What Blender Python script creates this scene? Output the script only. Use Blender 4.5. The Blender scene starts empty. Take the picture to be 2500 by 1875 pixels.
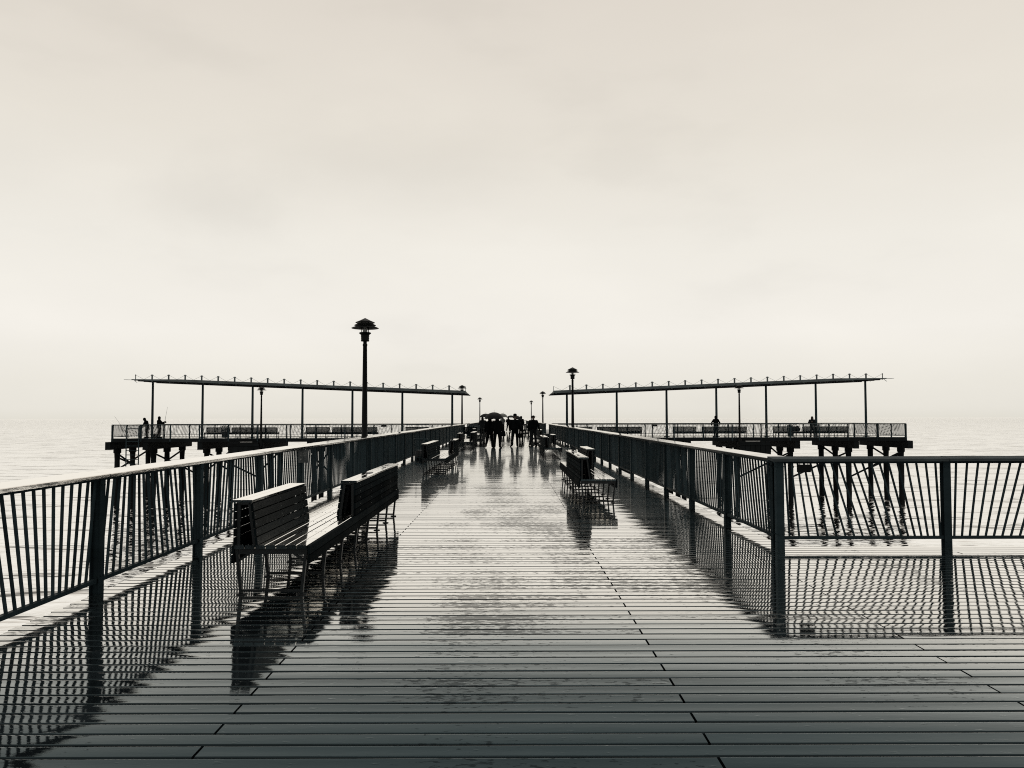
import bpy, math, random
from mathutils import Vector, Matrix, noise as mnoise

random.seed(7)
R = math.radians
scene = bpy.context.scene
COL = scene.collection

# ------------------------------------------------------------------ camera
EYE = 1.6
cam_d = bpy.data.cameras.new('camera')
cam_d.sensor_fit = 'HORIZONTAL'
cam_d.sensor_width = 36.0
cam_d.lens = 36.0 * 2000.0 / 2500.0
cam_d.clip_start = 0.05
cam_d.clip_end = 30000.0
cam = bpy.data.objects.new('camera', cam_d)
COL.objects.link(cam)
cam.matrix_world = (Matrix.Translation((0, 0, EYE)) @ Matrix.Rotation(R(-0.172), 4, 'Z')
                    @ Matrix.Rotation(R(90 + 2.362), 4, 'X') @ Matrix.Rotation(R(-0.10), 4, 'Z'))
scene.camera = cam

# ------------------------------------------------------------------ render settings
scene.render.engine = 'CYCLES'
scene.cycles.use_denoising = False     # the photograph is grainy and crisp; so is this
scene.cycles.pixel_filter_type = 'BLACKMAN_HARRIS'
scene.cycles.filter_width = 1.05
scene.cycles.max_bounces = 8
scene.cycles.glossy_bounces = 4
scene.cycles.diffuse_bounces = 2
scene.cycles.transparent_max_bounces = 8
scene.cycles.sample_clamp_indirect = 4.0
scene.view_settings.view_transform = 'Standard'
scene.view_settings.look = 'None'
scene.view_settings.exposure = 0.0
scene.view_settings.gamma = 1.0
scene.view_settings.use_curve_mapping = False

# ------------------------------------------------------------------ sky
SUN_EL, SUN_ROT = R(66), R(0)
world = bpy.data.worlds.new('World')
scene.world = world
world.use_nodes = True
wt = world.node_tree
wt.nodes.clear()


def N(t, kind, **kw):
    n = t.nodes.new(kind)
    for k, v in kw.items():
        setattr(n, k, v)
    return n


def ramp(t, stops, interp='LINEAR'):
    n = t.nodes.new('ShaderNodeValToRGB')
    n.color_ramp.interpolation = interp
    el = n.color_ramp.elements
    while len(el) > 1:
        el.remove(el[-1])
    for i, (p, c) in enumerate(stops):
        e = el[0] if i == 0 else el.new(p)
        e.position = p
        if isinstance(c, (int, float)):
            c = (c, c, c)
        e.color = (c[0], c[1], c[2], 1)
    return n


def srgb(r, g, b):
    f = lambda v: (v / 255 / 12.92) if v / 255 <= 0.04045 else ((v / 255 + 0.055) / 1.055) ** 2.4
    return (f(r), f(g), f(b))


sky = N(wt, 'ShaderNodeTexSky', sky_type='NISHITA')
sky.sun_disc = False
sky.sun_elevation = SUN_EL
sky.sun_rotation = SUN_ROT
sky.dust_density = 4.0
bw = N(wt, 'ShaderNodeRGBToBW')
wt.links.new(sky.outputs[0], bw.inputs[0])
tint = N(wt, 'ShaderNodeMix', data_type='RGBA', blend_type='MULTIPLY')
tint.inputs[0].default_value = 1.0
wt.links.new(bw.outputs[0], tint.inputs[6])
tint.inputs[7].default_value = (1.0, 0.97, 0.92, 1)
tc = N(wt, 'ShaderNodeTexCoord')
sep = N(wt, 'ShaderNodeSeparateXYZ')
wt.links.new(tc.outputs['Generated'], sep.inputs[0])
# the overcast layer: cream near the horizon, a little greyer overhead
cloud = ramp(wt, [(0.0, srgb(230, 226, 215)), (0.010, srgb(235, 231, 221)), (0.04, srgb(238, 234, 224)), (0.10, srgb(246, 242, 234)), (0.20, srgb(242, 238, 229)),
                  (0.32, srgb(233, 227, 216)), (0.48, srgb(224, 216, 205)), (1.0, srgb(214, 207, 197))])
wt.links.new(sep.outputs[2], cloud.inputs[0])
mapn = N(wt, 'ShaderNodeMapping')
mapn.inputs['Scale'].default_value = (1.0, 1.0, 2.6)
wt.links.new(tc.outputs['Generated'], mapn.inputs[0])
cn = N(wt, 'ShaderNodeTexNoise')
cn.inputs['Scale'].default_value = 3.1
cn.inputs['Detail'].default_value = 5.0
cn.inputs['Roughness'].default_value = 0.52
wt.links.new(mapn.outputs[0], cn.inputs['Vector'])
cr = ramp(wt, [(0.30, 0.945), (0.46, 0.992), (0.70, 1.02)], 'EASE')
wt.links.new(cn.outputs[0], cr.inputs[0])
cm = N(wt, 'ShaderNodeMix', data_type='RGBA', blend_type='MULTIPLY')
cm.inputs[0].default_value = 1.0
wt.links.new(cloud.outputs[0], cm.inputs[6])
wt.links.new(cr.outputs[0], cm.inputs[7])
# two soft grey smudges of thicker cloud
prev = cm
for (dx, dy, dz), (sx_, sy_), amt in (((-0.325, 0.905, 0.235), (9.0, 13.0), 0.07), ((-0.135, 0.945, 0.292), (4.2, 11.0), 0.06), ((-0.55, 0.80, 0.255), (8.0, 12.0), 0.025)):
    mp2 = N(wt, 'ShaderNodeMapping')
    mp2.inputs['Location'].default_value = (-dx * sx_, -dy * sx_, -dz * sy_)
    mp2.inputs['Scale'].default_value = (sx_, sx_, sy_)
    wt.links.new(tc.outputs['Generated'], mp2.inputs[0])
    wob = N(wt, 'ShaderNodeTexNoise')
    wob.inputs['Scale'].default_value = 1.6
    wob.inputs['Detail'].default_value = 4.0
    wt.links.new(mp2.outputs[0], wob.inputs['Vector'])
    vl = N(wt, 'ShaderNodeVectorMath', operation='LENGTH')
    wt.links.new(mp2.outputs[0], vl.inputs[0])
    ad = N(wt, 'ShaderNodeMath', operation='ADD')
    wt.links.new(vl.outputs['Value'], ad.inputs[0])
    wt.links.new(wob.outputs[0], ad.inputs[1])
    rr_ = ramp(wt, [(0.35, 1.0 - amt), (1.0, 1.0)], 'EASE')
    dv = N(wt, 'ShaderNodeMath', operation='DIVIDE')
    wt.links.new(ad.outputs[0], dv.inputs[0])
    dv.inputs[1].default_value = 1.5
    wt.links.new(dv.outputs[0], rr_.inputs[0])
    mm = N(wt, 'ShaderNodeMix', data_type='RGBA', blend_type='MULTIPLY')
    mm.inputs[0].default_value = 1.0
    wt.links.new(prev.outputs[2], mm.inputs[6])
    wt.links.new(rr_.outputs[0], mm.inputs[7])
    prev = mm
cm = prev
# scaled up so that the Background strength stays at daylight strength 0.1
up = N(wt, 'ShaderNodeMix', data_type='RGBA', blend_type='MULTIPLY')
up.inputs[0].default_value = 1.0
wt.links.new(cm.outputs[2], up.inputs[6])
up.inputs[7].default_value = (10.0, 10.0, 10.0, 1)
cover = N(wt, 'ShaderNodeMix', data_type='RGBA')
cover.inputs[0].default_value = 0.96
wt.links.new(tint.outputs[2], cover.inputs[6])
wt.links.new(up.outputs[2], cover.inputs[7])
bg = N(wt, 'ShaderNodeBackground')
bg.inputs['Strength'].default_value = 0.10
wt.links.new(cover.outputs[2], bg.inputs['Color'])
wo = N(wt, 'ShaderNodeOutputWorld')
wt.links.new(bg.outputs[0], wo.inputs['Surface'])

sun_d = bpy.data.lights.new('sun', 'SUN')
sun_d.energy = 0.5
sun_d.angle = R(25)
sun_d.color = (1.0, 0.96, 0.9)
sun = bpy.data.objects.new('sun', sun_d)
COL.objects.link(sun)
sun.rotation_euler = (-(math.pi / 2 - SUN_EL), 0, 0)   # light comes from ahead, over the sea
sun.location = (0, 40, 40)


# ------------------------------------------------------------------ materials
def new_mat(name):
    m = bpy.data.materials.new(name)
    m.use_nodes = True
    m.node_tree.nodes.clear()
    return m, m.node_tree


def pos_noise(t, scale, stretch=(1, 1, 1), detail=4.0, rough=0.55, offset=(0, 0, 0)):
    g = N(t, 'ShaderNodeNewGeometry')
    mp = N(t, 'ShaderNodeMapping')
    mp.inputs['Scale'].default_value = stretch
    mp.inputs['Location'].default_value = offset
    t.links.new(g.outputs['Position'], mp.inputs[0])
    n = N(t, 'ShaderNodeTexNoise')
    n.inputs['Scale'].default_value = scale
    n.inputs['Detail'].default_value = detail
    n.inputs['Roughness'].default_value = rough
    t.links.new(mp.outputs[0], n.inputs['Vector'])
    return n


def mathn(t, op, a, b=None, clamp=False):
    n = N(t, 'ShaderNodeMath', operation=op)
    n.use_clamp = clamp
    for i, v in enumerate((a, b)):
        if v is None:
            continue
        if isinstance(v, (int, float)):
            n.inputs[i].default_value = v
        else:
            t.links.new(v, n.inputs[i])
    return n.outputs[0]


def plain(name, color, rough=0.5, var=0.35, scale=3.0, spec=0.4, bump=0.0):
    """matte or painted surface with uneven tone"""
    m, t = new_mat(name)
    b = N(t, 'ShaderNodeBsdfPrincipled')
    b.inputs['Roughness'].default_value = rough
    b.inputs['Specular IOR Level'].default_value = spec
    n = pos_noise(t, scale, (1, 1, 0.5), 5.0)
    cr_ = ramp(t, [(0.3, tuple(c * (1 - var) for c in color)), (0.7, tuple(c * (1 + var) for c in color))])
    t.links.new(n.outputs[0], cr_.inputs[0])
    t.links.new(cr_.outputs[0], b.inputs['Base Color'])
    if bump:
        n2 = pos_noise(t, scale * 9, (1, 1, 1), 4.0)
        bp = N(t, 'ShaderNodeBump')
        bp.inputs['Strength'].default_value = bump
        bp.inputs['Distance'].default_value = 0.01
        t.links.new(n2.outputs[0], bp.inputs['Height'])
        t.links.new(bp.outputs[0], b.inputs['Normal'])
    o = N(t, 'ShaderNodeOutputMaterial')
    t.links.new(b.outputs[0], o.inputs[0])
    return m


def wet(name, base, stops, rough=0.03, rough_dry=0.3, patch=(1.0, (0.6, 1.0, 1.0)), patch_lo=0.40, patch_hi=0.62,
        patch_min=0.25, fine=None, own=0.05, lane=0.0, bump=((22.0, (0.25, 1, 1), 0.25, 0.002),), tone=None):
    """dark material under a film of rain water: Fresnel reflection, broken by rougher and drier patches"""
    m, t = new_mat(name)
    last = None
    for sc, st, strength, dist, *sharp in bump:
        n = pos_noise(t, sc, st, 3.0)
        if sharp:
            n2 = ramp(t, [(sharp[0], 0.0), (sharp[1], 1.0)])
            t.links.new(n.outputs[0], n2.inputs[0])
            n = n2
        bp = N(t, 'ShaderNodeBump')
        bp.inputs['Strength'].default_value = strength
        bp.inputs['Distance'].default_value = dist
        t.links.new(n.outputs[0], bp.inputs['Height'])
        if last is not None:
            t.links.new(last, bp.inputs['Normal'])
        last = bp.outputs[0]
    fr = N(t, 'ShaderNodeFresnel')
    fr.inputs['IOR'].default_value = 1.33
    if last is not None:
        t.links.new(last, fr.inputs['Normal'])
    fc = ramp(t, stops)
    t.links.new(fr.outputs[0], fc.inputs[0])
    pn = pos_noise(t, patch[0], patch[1], 3.0, 0.5)
    fine = fine or (patch[0] * 14, (patch[1][0] * 0.55, patch[1][1] * 1.1, 1))
    pn2 = pos_noise(t, fine[0], fine[1], 5.0, 0.62, (3, 7, 1))
    mix = mathn(t, 'ADD', mathn(t, 'MULTIPLY', pn.outputs[0], 0.5), mathn(t, 'MULTIPLY', pn2.outputs[0], 0.5))
    oi = N(t, 'ShaderNodeObjectInfo')
    mix = mathn(t, 'ADD', mix, mathn(t, 'MULTIPLY', mathn(t, 'SUBTRACT', oi.outputs['Random'], 0.5), own))
    if lane:     # boards worn rough where people walk, down the middle of the pier
        g0 = N(t, 'ShaderNodeNewGeometry')
        s0 = N(t, 'ShaderNodeSeparateXYZ')
        t.links.new(g0.outputs['Position'], s0.inputs[0])
        wob = pos_noise(t, 0.5, (1, 0.5, 1), 2.0)
        xx = mathn(t, 'ADD', mathn(t, 'MULTIPLY', s0.outputs[0], 0.1), mathn(t, 'ADD', 0.42, mathn(t, 'MULTIPLY', wob.outputs[0], 0.16)))
        lr = ramp(t, [(0.0, 0.85), (0.30, 0.95), (0.40, 0.75), (0.46, 0.25), (0.515, 0.0), (0.57, 0.25), (0.64, 0.75), (0.72, 0.5), (0.80, 0.9), (1.0, 0.85)], 'EASE')
        t.links.new(xx, lr.inputs[0])
        mix = mathn(t, 'ADD', mix, mathn(t, 'MULTIPLY', mathn(t, 'SUBTRACT', lr.outputs[0], 0.6), lane))
        yy = mathn(t, 'MULTIPLY', mathn(t, 'SUBTRACT', 5.9, s0.outputs[1]), 0.035)
        yy = mathn(t, 'MINIMUM', mathn(t, 'MAXIMUM', yy, 0.0), 0.07)
        mix = mathn(t, 'ADD', mix, yy)      # evens out the nearest patches, putting the weak reflection there into the mask
    pr = ramp(t, [(patch_lo, patch_min), (patch_hi, 1.0)])
    t.links.new(mix, pr.inputs[0])
    fac = mathn(t, 'MULTIPLY', fc.outputs[0], pr.outputs[0], True)
    rr = ramp(t, [(patch_lo, rough_dry), (patch_hi, rough)])
    t.links.new(mix, rr.inputs[0])
    d = N(t, 'ShaderNodeBsdfDiffuse')
    tn = pos_noise(t, 6.0, (0.15, 1.6, 1), 6.0, 0.6)
    var = mathn(t, 'ADD', mathn(t, 'MULTIPLY', tn.outputs[0], 0.6), mathn(t, 'MULTIPLY', oi.outputs['Random'], 0.4))
    dc = ramp(t, [(0.25, tuple(c * 0.55 for c in base)), (0.75, tuple(c * 1.5 for c in base))])
    t.links.new(var, dc.inputs[0])
    t.links.new(dc.outputs[0], d.inputs['Color'])
    g = N(t, 'ShaderNodeBsdfGlossy')
    gt = ramp(t, [(0.10, (0.58, 0.86, 0.98)), (0.16, (0.80, 0.91, 0.95)), (0.27, (1.0, 0.98, 0.945))])
    t.links.new(fr.outputs[0], gt.inputs[0])
    t.links.new(gt.outputs[0], g.inputs['Color'])
    t.links.new(rr.outputs[0], g.inputs['Roughness'])
    if last is not None:
        t.links.new(last, d.inputs['Normal'])
        t.links.new(last, g.inputs['Normal'])
    ms = N(t, 'ShaderNodeMixShader')
    t.links.new(fac, ms.inputs[0])
    t.links.new(d.outputs[0], ms.inputs[1])
    t.links.new(g.outputs[0], ms.inputs[2])
    o = N(t, 'ShaderNodeOutputMaterial')
    t.links.new(ms.outputs[0], o.inputs[0])
    return m


WOOD = (0.0085, 0.0115, 0.0135)
DECK_STOPS = [(0.0, 0.012), (0.08, 0.032), (0.102, 0.052), (0.137, 0.11), (0.165, 0.18), (0.21, 0.42), (0.25, 0.67), (0.30, 0.86), (0.40, 0.95), (0.75, 1.0), (1.0, 1.0)]
M = {}
M['deck'] = wet('wet_deck_boards', WOOD, DECK_STOPS, rough=0.018, rough_dry=0.15, patch=(0.75, (0.9, 0.22, 1)), fine=(33.0, (0.40, 0.9, 1)), own=0.085, lane=0.11,
                patch_lo=0.412, patch_hi=0.434, patch_min=0.43,
                bump=((2.2, (0.5, 1.6, 1), 0.5, 0.0016), (9.0, (0.35, 1.3, 1), 0.25, 0.0010), (34.0, (0.22, 1, 1), 0.10, 0.0010),
                      (21.0, (0.5, 1, 1), 0.22, 0.0009, 0.64, 0.72), (120.0, (0.45, 1, 1), 0.16, 0.0004)))
M['bench'] = wet('wet_bench_boards', (0.010, 0.012, 0.014), [(0, 0.03), (0.1, 0.08), (0.2, 0.3), (0.3, 0.7), (0.45, 0.92), (1, 1)],
                 rough=0.05, rough_dry=0.2, patch=(2.0, (1, 1, 1)), patch_lo=0.33, patch_hi=0.42, patch_min=0.85,
                 bump=((60.0, (1, 0.2, 1), 0.25, 0.001),))
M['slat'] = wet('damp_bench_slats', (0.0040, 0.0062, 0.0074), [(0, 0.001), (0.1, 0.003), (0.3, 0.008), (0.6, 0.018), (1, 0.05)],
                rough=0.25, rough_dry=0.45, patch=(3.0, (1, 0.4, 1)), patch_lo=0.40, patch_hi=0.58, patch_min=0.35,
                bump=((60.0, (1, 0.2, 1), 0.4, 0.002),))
M['cap'] = wet('wet_handrail_boards', (0.03, 0.032, 0.032), [(0, 0.02), (0.3, 0.15), (0.47, 0.30), (0.55, 0.58), (0.63, 0.86), (0.75, 0.97), (1, 1)],
               rough=0.06, rough_dry=0.14, patch=(1.5, (1, 1, 1)), patch_lo=0.32, patch_hi=0.45, patch_min=0.75,
               bump=((50.0, (1, 0.3, 1), 0.2, 0.001),))
M['cap_dry'] = plain('dry_handrail_boards', (0.034, 0.043, 0.047), 0.8, 0.3, 4.0, 0.08, 0.25)
M['steel'] = wet('wet_painted_steel', (0.0165, 0.0255, 0.0300), [(0, 0.002), (0.06, 0.004), (0.15, 0.02), (0.35, 0.10), (0.7, 0.26), (1, 0.45)],
                 rough=0.22, rough_dry=0.4, patch=(1.3, (1, 1, 0.12)), patch_lo=0.40, patch_hi=0.62, patch_min=0.15, bump=((30.0, (1, 1, 0.3), 0.2, 0.001),))
M['black'] = plain('black_lamp_paint', (0.002, 0.0028, 0.0032), 0.45, 0.2, 2.0, 0.08)
M['frame'] = plain('bench_frame_steel', (0.006, 0.009, 0.011), 0.4, 0.3, 5.0, 0.2)
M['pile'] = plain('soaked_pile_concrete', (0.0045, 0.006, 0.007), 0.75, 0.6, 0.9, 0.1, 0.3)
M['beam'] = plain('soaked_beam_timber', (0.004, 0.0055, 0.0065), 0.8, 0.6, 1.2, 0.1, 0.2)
M['roofmetal'] = plain('grey_canopy_metal', (0.055, 0.070, 0.075), 0.5, 0.4, 0.8, 0.3)
M['roofdark'] = plain('dark_canopy_soffit', (0.003, 0.004, 0.005), 0.7, 0.2, 1.0, 0.1)
M['cloth'] = plain('black_cloth', (0.0022, 0.0028, 0.0032), 0.9, 0.4, 6.0, 0.03)
M['cloth2'] = plain('charcoal_cloth', (0.007, 0.0085, 0.0095), 0.9, 0.4, 6.0, 0.05)
M['grey'] = plain('grey_cloth', (0.07, 0.075, 0.078), 0.85, 0.4, 6.0, 0.1)
M['skin'] = plain('skin', (0.05, 0.035, 0.028), 0.6, 0.15, 8.0, 0.3)
M['umb'] = plain('black_umbrella_cloth', (0.0025, 0.003, 0.004), 0.6, 0.3, 6.0, 0.1)
M['umb_grey'] = plain('grey_umbrella_cloth', (0.09, 0.095, 0.09), 0.5, 0.5, 9.0, 0.3)
M['sign'] = plain('grey_sign_paint', (0.060, 0.070, 0.075), 0.5, 0.15, 4.0, 0.3)
M['text'] = plain('pale_sign_print', (0.20, 0.21, 0.21), 0.6, 0.1, 4.0, 0.2)
M['foil'] = plain('wet_dark_rubber', (0.008, 0.009, 0.010), 0.35, 0.3, 4.0, 0.4)

m, t = new_mat('lamp_glass')
b = N(t, 'ShaderNodeBsdfPrincipled')
b.inputs['Base Color'].default_value = (0.75, 0.78, 0.78, 1)
b.inputs['Transmission Weight'].default_value = 0.85
b.inputs['Roughness'].default_value = 0.08
o = N(t, 'ShaderNodeOutputMaterial')
t.links.new(b.outputs[0], o.inputs[0])
M['glass'] = m

# the sea: silty water that throws back much of the sky, darker on the wavelet faces
m, t = new_mat('sea_water')
last = None
for sc, st, dist, off, sharp in ((0.16, (0.45, 1.0, 1), 0.20, 0, 0), (0.42, (0.30, 1.0, 1), 0.28, 3, 1), (0.55, (0.34, 1.0, 1), 0.18, 11, 0), (1.7, (0.40, 1.0, 1), 0.060, 5, 0)):
    n = pos_noise(t, sc, st, 3.0, 0.5, (off, off * 2, 0))
    if sharp:
        n2 = ramp(t, [(0.56, 0.0), (0.70, 1.0)], 'EASE')
        t.links.new(n.outputs[0], n2.inputs[0])
        n = n2
    bp = N(t, 'ShaderNodeBump')
    bp.inputs['Strength'].default_value = 1.0
    bp.inputs['Distance'].default_value = dist
    t.links.new(n.outputs[0], bp.inputs['Height'])
    if last is not None:
        t.links.new(last, bp.inputs['Normal'])
    last = bp.outputs[0]
fr = N(t, 'ShaderNodeFresnel')
fr.inputs['IOR'].default_value = 1.33
t.links.new(last, fr.inputs['Normal'])
fc = ramp(t, [(0.0, 0.05), (0.07, 0.10), (0.11, 0.34), (0.15, 0.68), (0.20, 0.88), (0.3, 0.97), (0.4, 1.0), (1.0, 1.0)])
t.links.new(fr.outputs[0], fc.inputs[0])
d = N(t, 'ShaderNodeBsdfDiffuse')
d.inputs['Color'].default_value = (0.15, 0.155, 0.15, 1)
g = N(t, 'ShaderNodeBsdfGlossy')
g.inputs['Color'].default_value = (1.0, 0.99, 0.975, 1)
g.inputs['Roughness'].default_value = 0.06
t.links.new(last, g.inputs['Normal'])
ms = N(t, 'ShaderNodeMixShader')
t.links.new(fc.outputs[0], ms.inputs[0])
t.links.new(d.outputs[0], ms.inputs[1])
t.links.new(g.outputs[0], ms.inputs[2])
o = N(t, 'ShaderNodeOutputMaterial')
t.links.new(ms.outputs[0], o.inputs[0])
M['sea'] = m


# ------------------------------------------------------------------ mesh helpers
class MB:
    def __init__(self):
        self.v, self.f, self.s = [], [], []

    def add(self, vs, fs, smooth=False):
        o_ = len(self.v)
        self.v += [tuple(x) for x in vs]
        self.f += [tuple(i + o_ for i in q) for q in fs]
        self.s += [smooth] * len(fs)

    def box(self, x0, x1, y0, y1, z0, z1):
        vs = [(x0, y0, z0), (x1, y0, z0), (x1, y1, z0), (x0, y1, z0), (x0, y0, z1), (x1, y0, z1), (x1, y1, z1), (x0, y1, z1)]
        self.add(vs, [(0, 3, 2, 1), (4, 5, 6, 7), (0, 1, 5, 4), (1, 2, 6, 5), (2, 3, 7, 6), (3, 0, 4, 7)])

    def prism(self, poly, axis, a0, a1):
        """poly of 2-D points extruded along an axis: 'x' takes (y,z), 'y' takes (x,z), 'z' takes (x,y)"""
        mk = {'x': lambda p, a: (a, p[0], p[1]), 'y': lambda p, a: (p[0], a, p[1]), 'z': lambda p, a: (p[0], p[1], a)}[axis]
        n = len(poly)
        vs = [mk(p, a0) for p in poly] + [mk(p, a1) for p in poly]
        fs = [(i, (i + 1) % n, (i + 1) % n + n, i + n) for i in range(n)]
        fs += [tuple(range(n - 1, -1, -1)), tuple(range(n, 2 * n))]
        self.add(vs, fs)

    def beam(self, p0, p1, w, h):
        p0, p1 = Vector(p0), Vector(p1)
        d_ = (p1 - p0).normalized()
        u = d_.cross(Vector((0, 0, 1)))
        if u.length < 1e-4:
            u = Vector((1, 0, 0))
        u.normalize()
        w2 = u.cross(d_)
        vs = []
        for p in (p0, p1):
            for a, c in ((-1, -1), (1, -1), (1, 1), (-1, 1)):
                vs.append(p + u * a * w / 2 + w2 * c * h / 2)
        self.add(vs, [(0, 3, 2, 1), (4, 5, 6, 7), (0, 1, 5, 4), (1, 2, 6, 5), (2, 3, 7, 6), (3, 0, 4, 7)])

    def tube(self, p0, p1, r0, r1=None, n=10, caps=True):
        r1 = r0 if r1 is None else r1
        p0, p1 = Vector(p0), Vector(p1)
        d_ = (p1 - p0).normalized()
        u = d_.orthogonal().normalized()
        w = d_.cross(u)
        vs = []
        for p, r in ((p0, r0), (p1, r1)):
            for i in range(n):
                a = 2 * math.pi * i / n
                vs.append(p + (u * math.cos(a) + w * math.sin(a)) * r)
        self.add(vs, [(i, (i + 1) % n, (i + 1) % n + n, i + n) for i in range(n)], True)
        if caps:
            self.add(vs[:n], [tuple(range(n - 1, -1, -1))])
            self.add(vs[n:], [tuple(range(n))])

    def lathe(self, prof, n=24, c=(0, 0, 0), smooth=True):
        vs = []
        for r, z in prof:
            for i in range(n):
                a = 2 * math.pi * i / n
                vs.append((c[0] + r * math.cos(a), c[1] + r * math.sin(a), c[2] + z))
        fs = []
        for k in range(len(prof) - 1):
            for i in range(n):
                fs.append((k * n + i, k * n + (i + 1) % n, (k + 1) * n + (i + 1) % n, (k + 1) * n + i))
        self.add(vs, fs, smooth)

    def ball(self, c, r, n=10):
        prof = [(max(1e-4, r * math.sin(math.pi * k / n)), -r * math.cos(math.pi * k / n)) for k in range(n + 1)]
        self.lathe(prof, n + 2, c)

    def capsule(self, p0, p1, r0, r1):
        self.tube(p0, p1, r0, r1, 12)
        self.ball(p0, r0)
        self.ball(p1, r1)

    def mesh(self, name, m_=None):
        me = bpy.data.meshes.new(name)
        me.from_pydata(self.v, [], self.f)
        me.polygons.foreach_set('use_smooth', self.s)
        if m_ is not None:
            me.materials.append(m_)
        me.update()
        return me


def link(name, data, parent=None, loc=None):
    ob = bpy.data.objects.new(name, data)
    COL.objects.link(ob)
    if parent is not None:
        ob.parent = parent
    if loc is not None:
        ob.location = loc
    return ob


def obj(name, mb, m_, parent=None, loc=None):
    return link(name, mb.mesh(name, m_), parent, loc)


def tag(ob, label=None, cat=None, group=None, kind=None):
    if label:
        ob['label'] = label
    if cat:
        ob['category'] = cat
    if group:
        ob['group'] = group
    if kind:
        ob['kind'] = kind
    return ob


def thing(name, label, cat, loc=(0, 0, 0), rz=0.0, group=None):
    ob = bpy.data.objects.new(name, None)
    COL.objects.link(ob)
    ob.empty_display_size = 0.2
    ob.location = loc
    ob.rotation_euler = (0, 0, rz)
    return tag(ob, label, cat, group)


def dup(root, loc, rz, label, group=None, scale=None):
    r = root.copy()
    COL.objects.link(r)
    r.location = loc
    r.rotation_euler = (0, 0, rz)
    if scale:
        r.scale = (scale, scale, scale)
    r['label'] = label
    if group:
        r['group'] = group
    for ch in list(root.children):
        c = ch.copy()
        COL.objects.link(c)
        c.parent = r
        for gch in list(ch.children):
            q = gch.copy()
            COL.objects.link(q)
            q.parent = c
    return r


# ------------------------------------------------------------------ sea
SEA_Z = -5.4
mb = MB()
mb.add([(-9000, -400, SEA_Z), (9000, -400, SEA_Z), (9000, 14000, SEA_Z), (-9000, 14000, SEA_Z)], [(0, 1, 2, 3)])
sea = obj('sea', mb, M['sea'])
tag(sea, kind='structure', label='calm pale sea with small dark ripples reaching to the misty horizon')

# ------------------------------------------------------------------ deck
XL, XR, XWIDE = -3.80, 3.40, 16.0
ARM_Y0, ARM_Y1, ARM_X = 66.0, 76.0, 32.0
END_Y = 165.0
ROW0, PITCH, GAP = 3.9375, 0.146, 0.0145
EDGE_Y = ROW0 + PITCH * 43            # sea edge of the wide landing

mb = MB()     # the dark carrying timbers under the boards
for x in (-3.72, -2.6, -1.5, -0.3, 0.98, 2.0, 2.85, 3.30):
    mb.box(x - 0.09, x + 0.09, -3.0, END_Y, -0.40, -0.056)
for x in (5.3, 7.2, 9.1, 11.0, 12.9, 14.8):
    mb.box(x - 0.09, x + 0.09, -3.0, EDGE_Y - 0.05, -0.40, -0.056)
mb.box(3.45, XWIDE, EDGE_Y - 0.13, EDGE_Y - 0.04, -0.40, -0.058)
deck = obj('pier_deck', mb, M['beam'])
tag(deck, label='long wet plank deck of the pier running out to sea', kind='structure')


def plank_mesh(x0, x1, cup, tilt, origin):
    """one board: rounded long edges, slightly cupped or crowned top; local y is its middle"""
    w = (PITCH - GAP) / 2
    sec = [(-w, -0.010), (-w + 0.0012, -0.0025), (-w + 0.0035, -0.0004), (-w + 0.007, 0.0), (-w + 0.012, -cup * 0.03), (-w * 0.45, -cup * 0.7), (0, -cup),
           (w * 0.45, -cup * 0.7), (w - 0.012, -cup * 0.03), (w - 0.007, 0.0), (w - 0.0035, -0.0004), (w - 0.0012, -0.0025), (w, -0.010)]
    sec = [(y, z + tilt * y) for y, z in sec]
    q = MB()
    n = len(sec)
    vs = [(x0 - origin, y, z) for y, z in sec] + [(x1 - origin, y, z) for y, z in sec]
    q.add(vs, [(i, i + n, i + n + 1, i + 1) for i in range(n - 1)], True)
    bt = -0.052
    a, b_ = sec[0], sec[-1]
    vs = [(x0 - origin, a[0], a[1]), (x1 - origin, a[0], a[1]), (x1 - origin, a[0], bt), (x0 - origin, a[0], bt),
          (x0 - origin, b_[0], b_[1]), (x1 - origin, b_[0], b_[1]), (x1 - origin, b_[0], bt), (x0 - origin, b_[0], bt)]
    q.add(vs, [(0, 3, 2, 1), (4, 5, 6, 7), (3, 7, 6, 2)])
    q.add([(x0 - origin, y, z) for y, z in sec] + [(x0 - origin, b_[0], bt), (x0 - origin, a[0], bt)], [tuple(range(n + 2))])
    q.add([(x1 - origin, y, z) for y, z in sec] + [(x1 - origin, b_[0], bt), (x1 - origin, a[0], bt)], [tuple(range(n + 1, -1, -1))])
    return q


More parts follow.
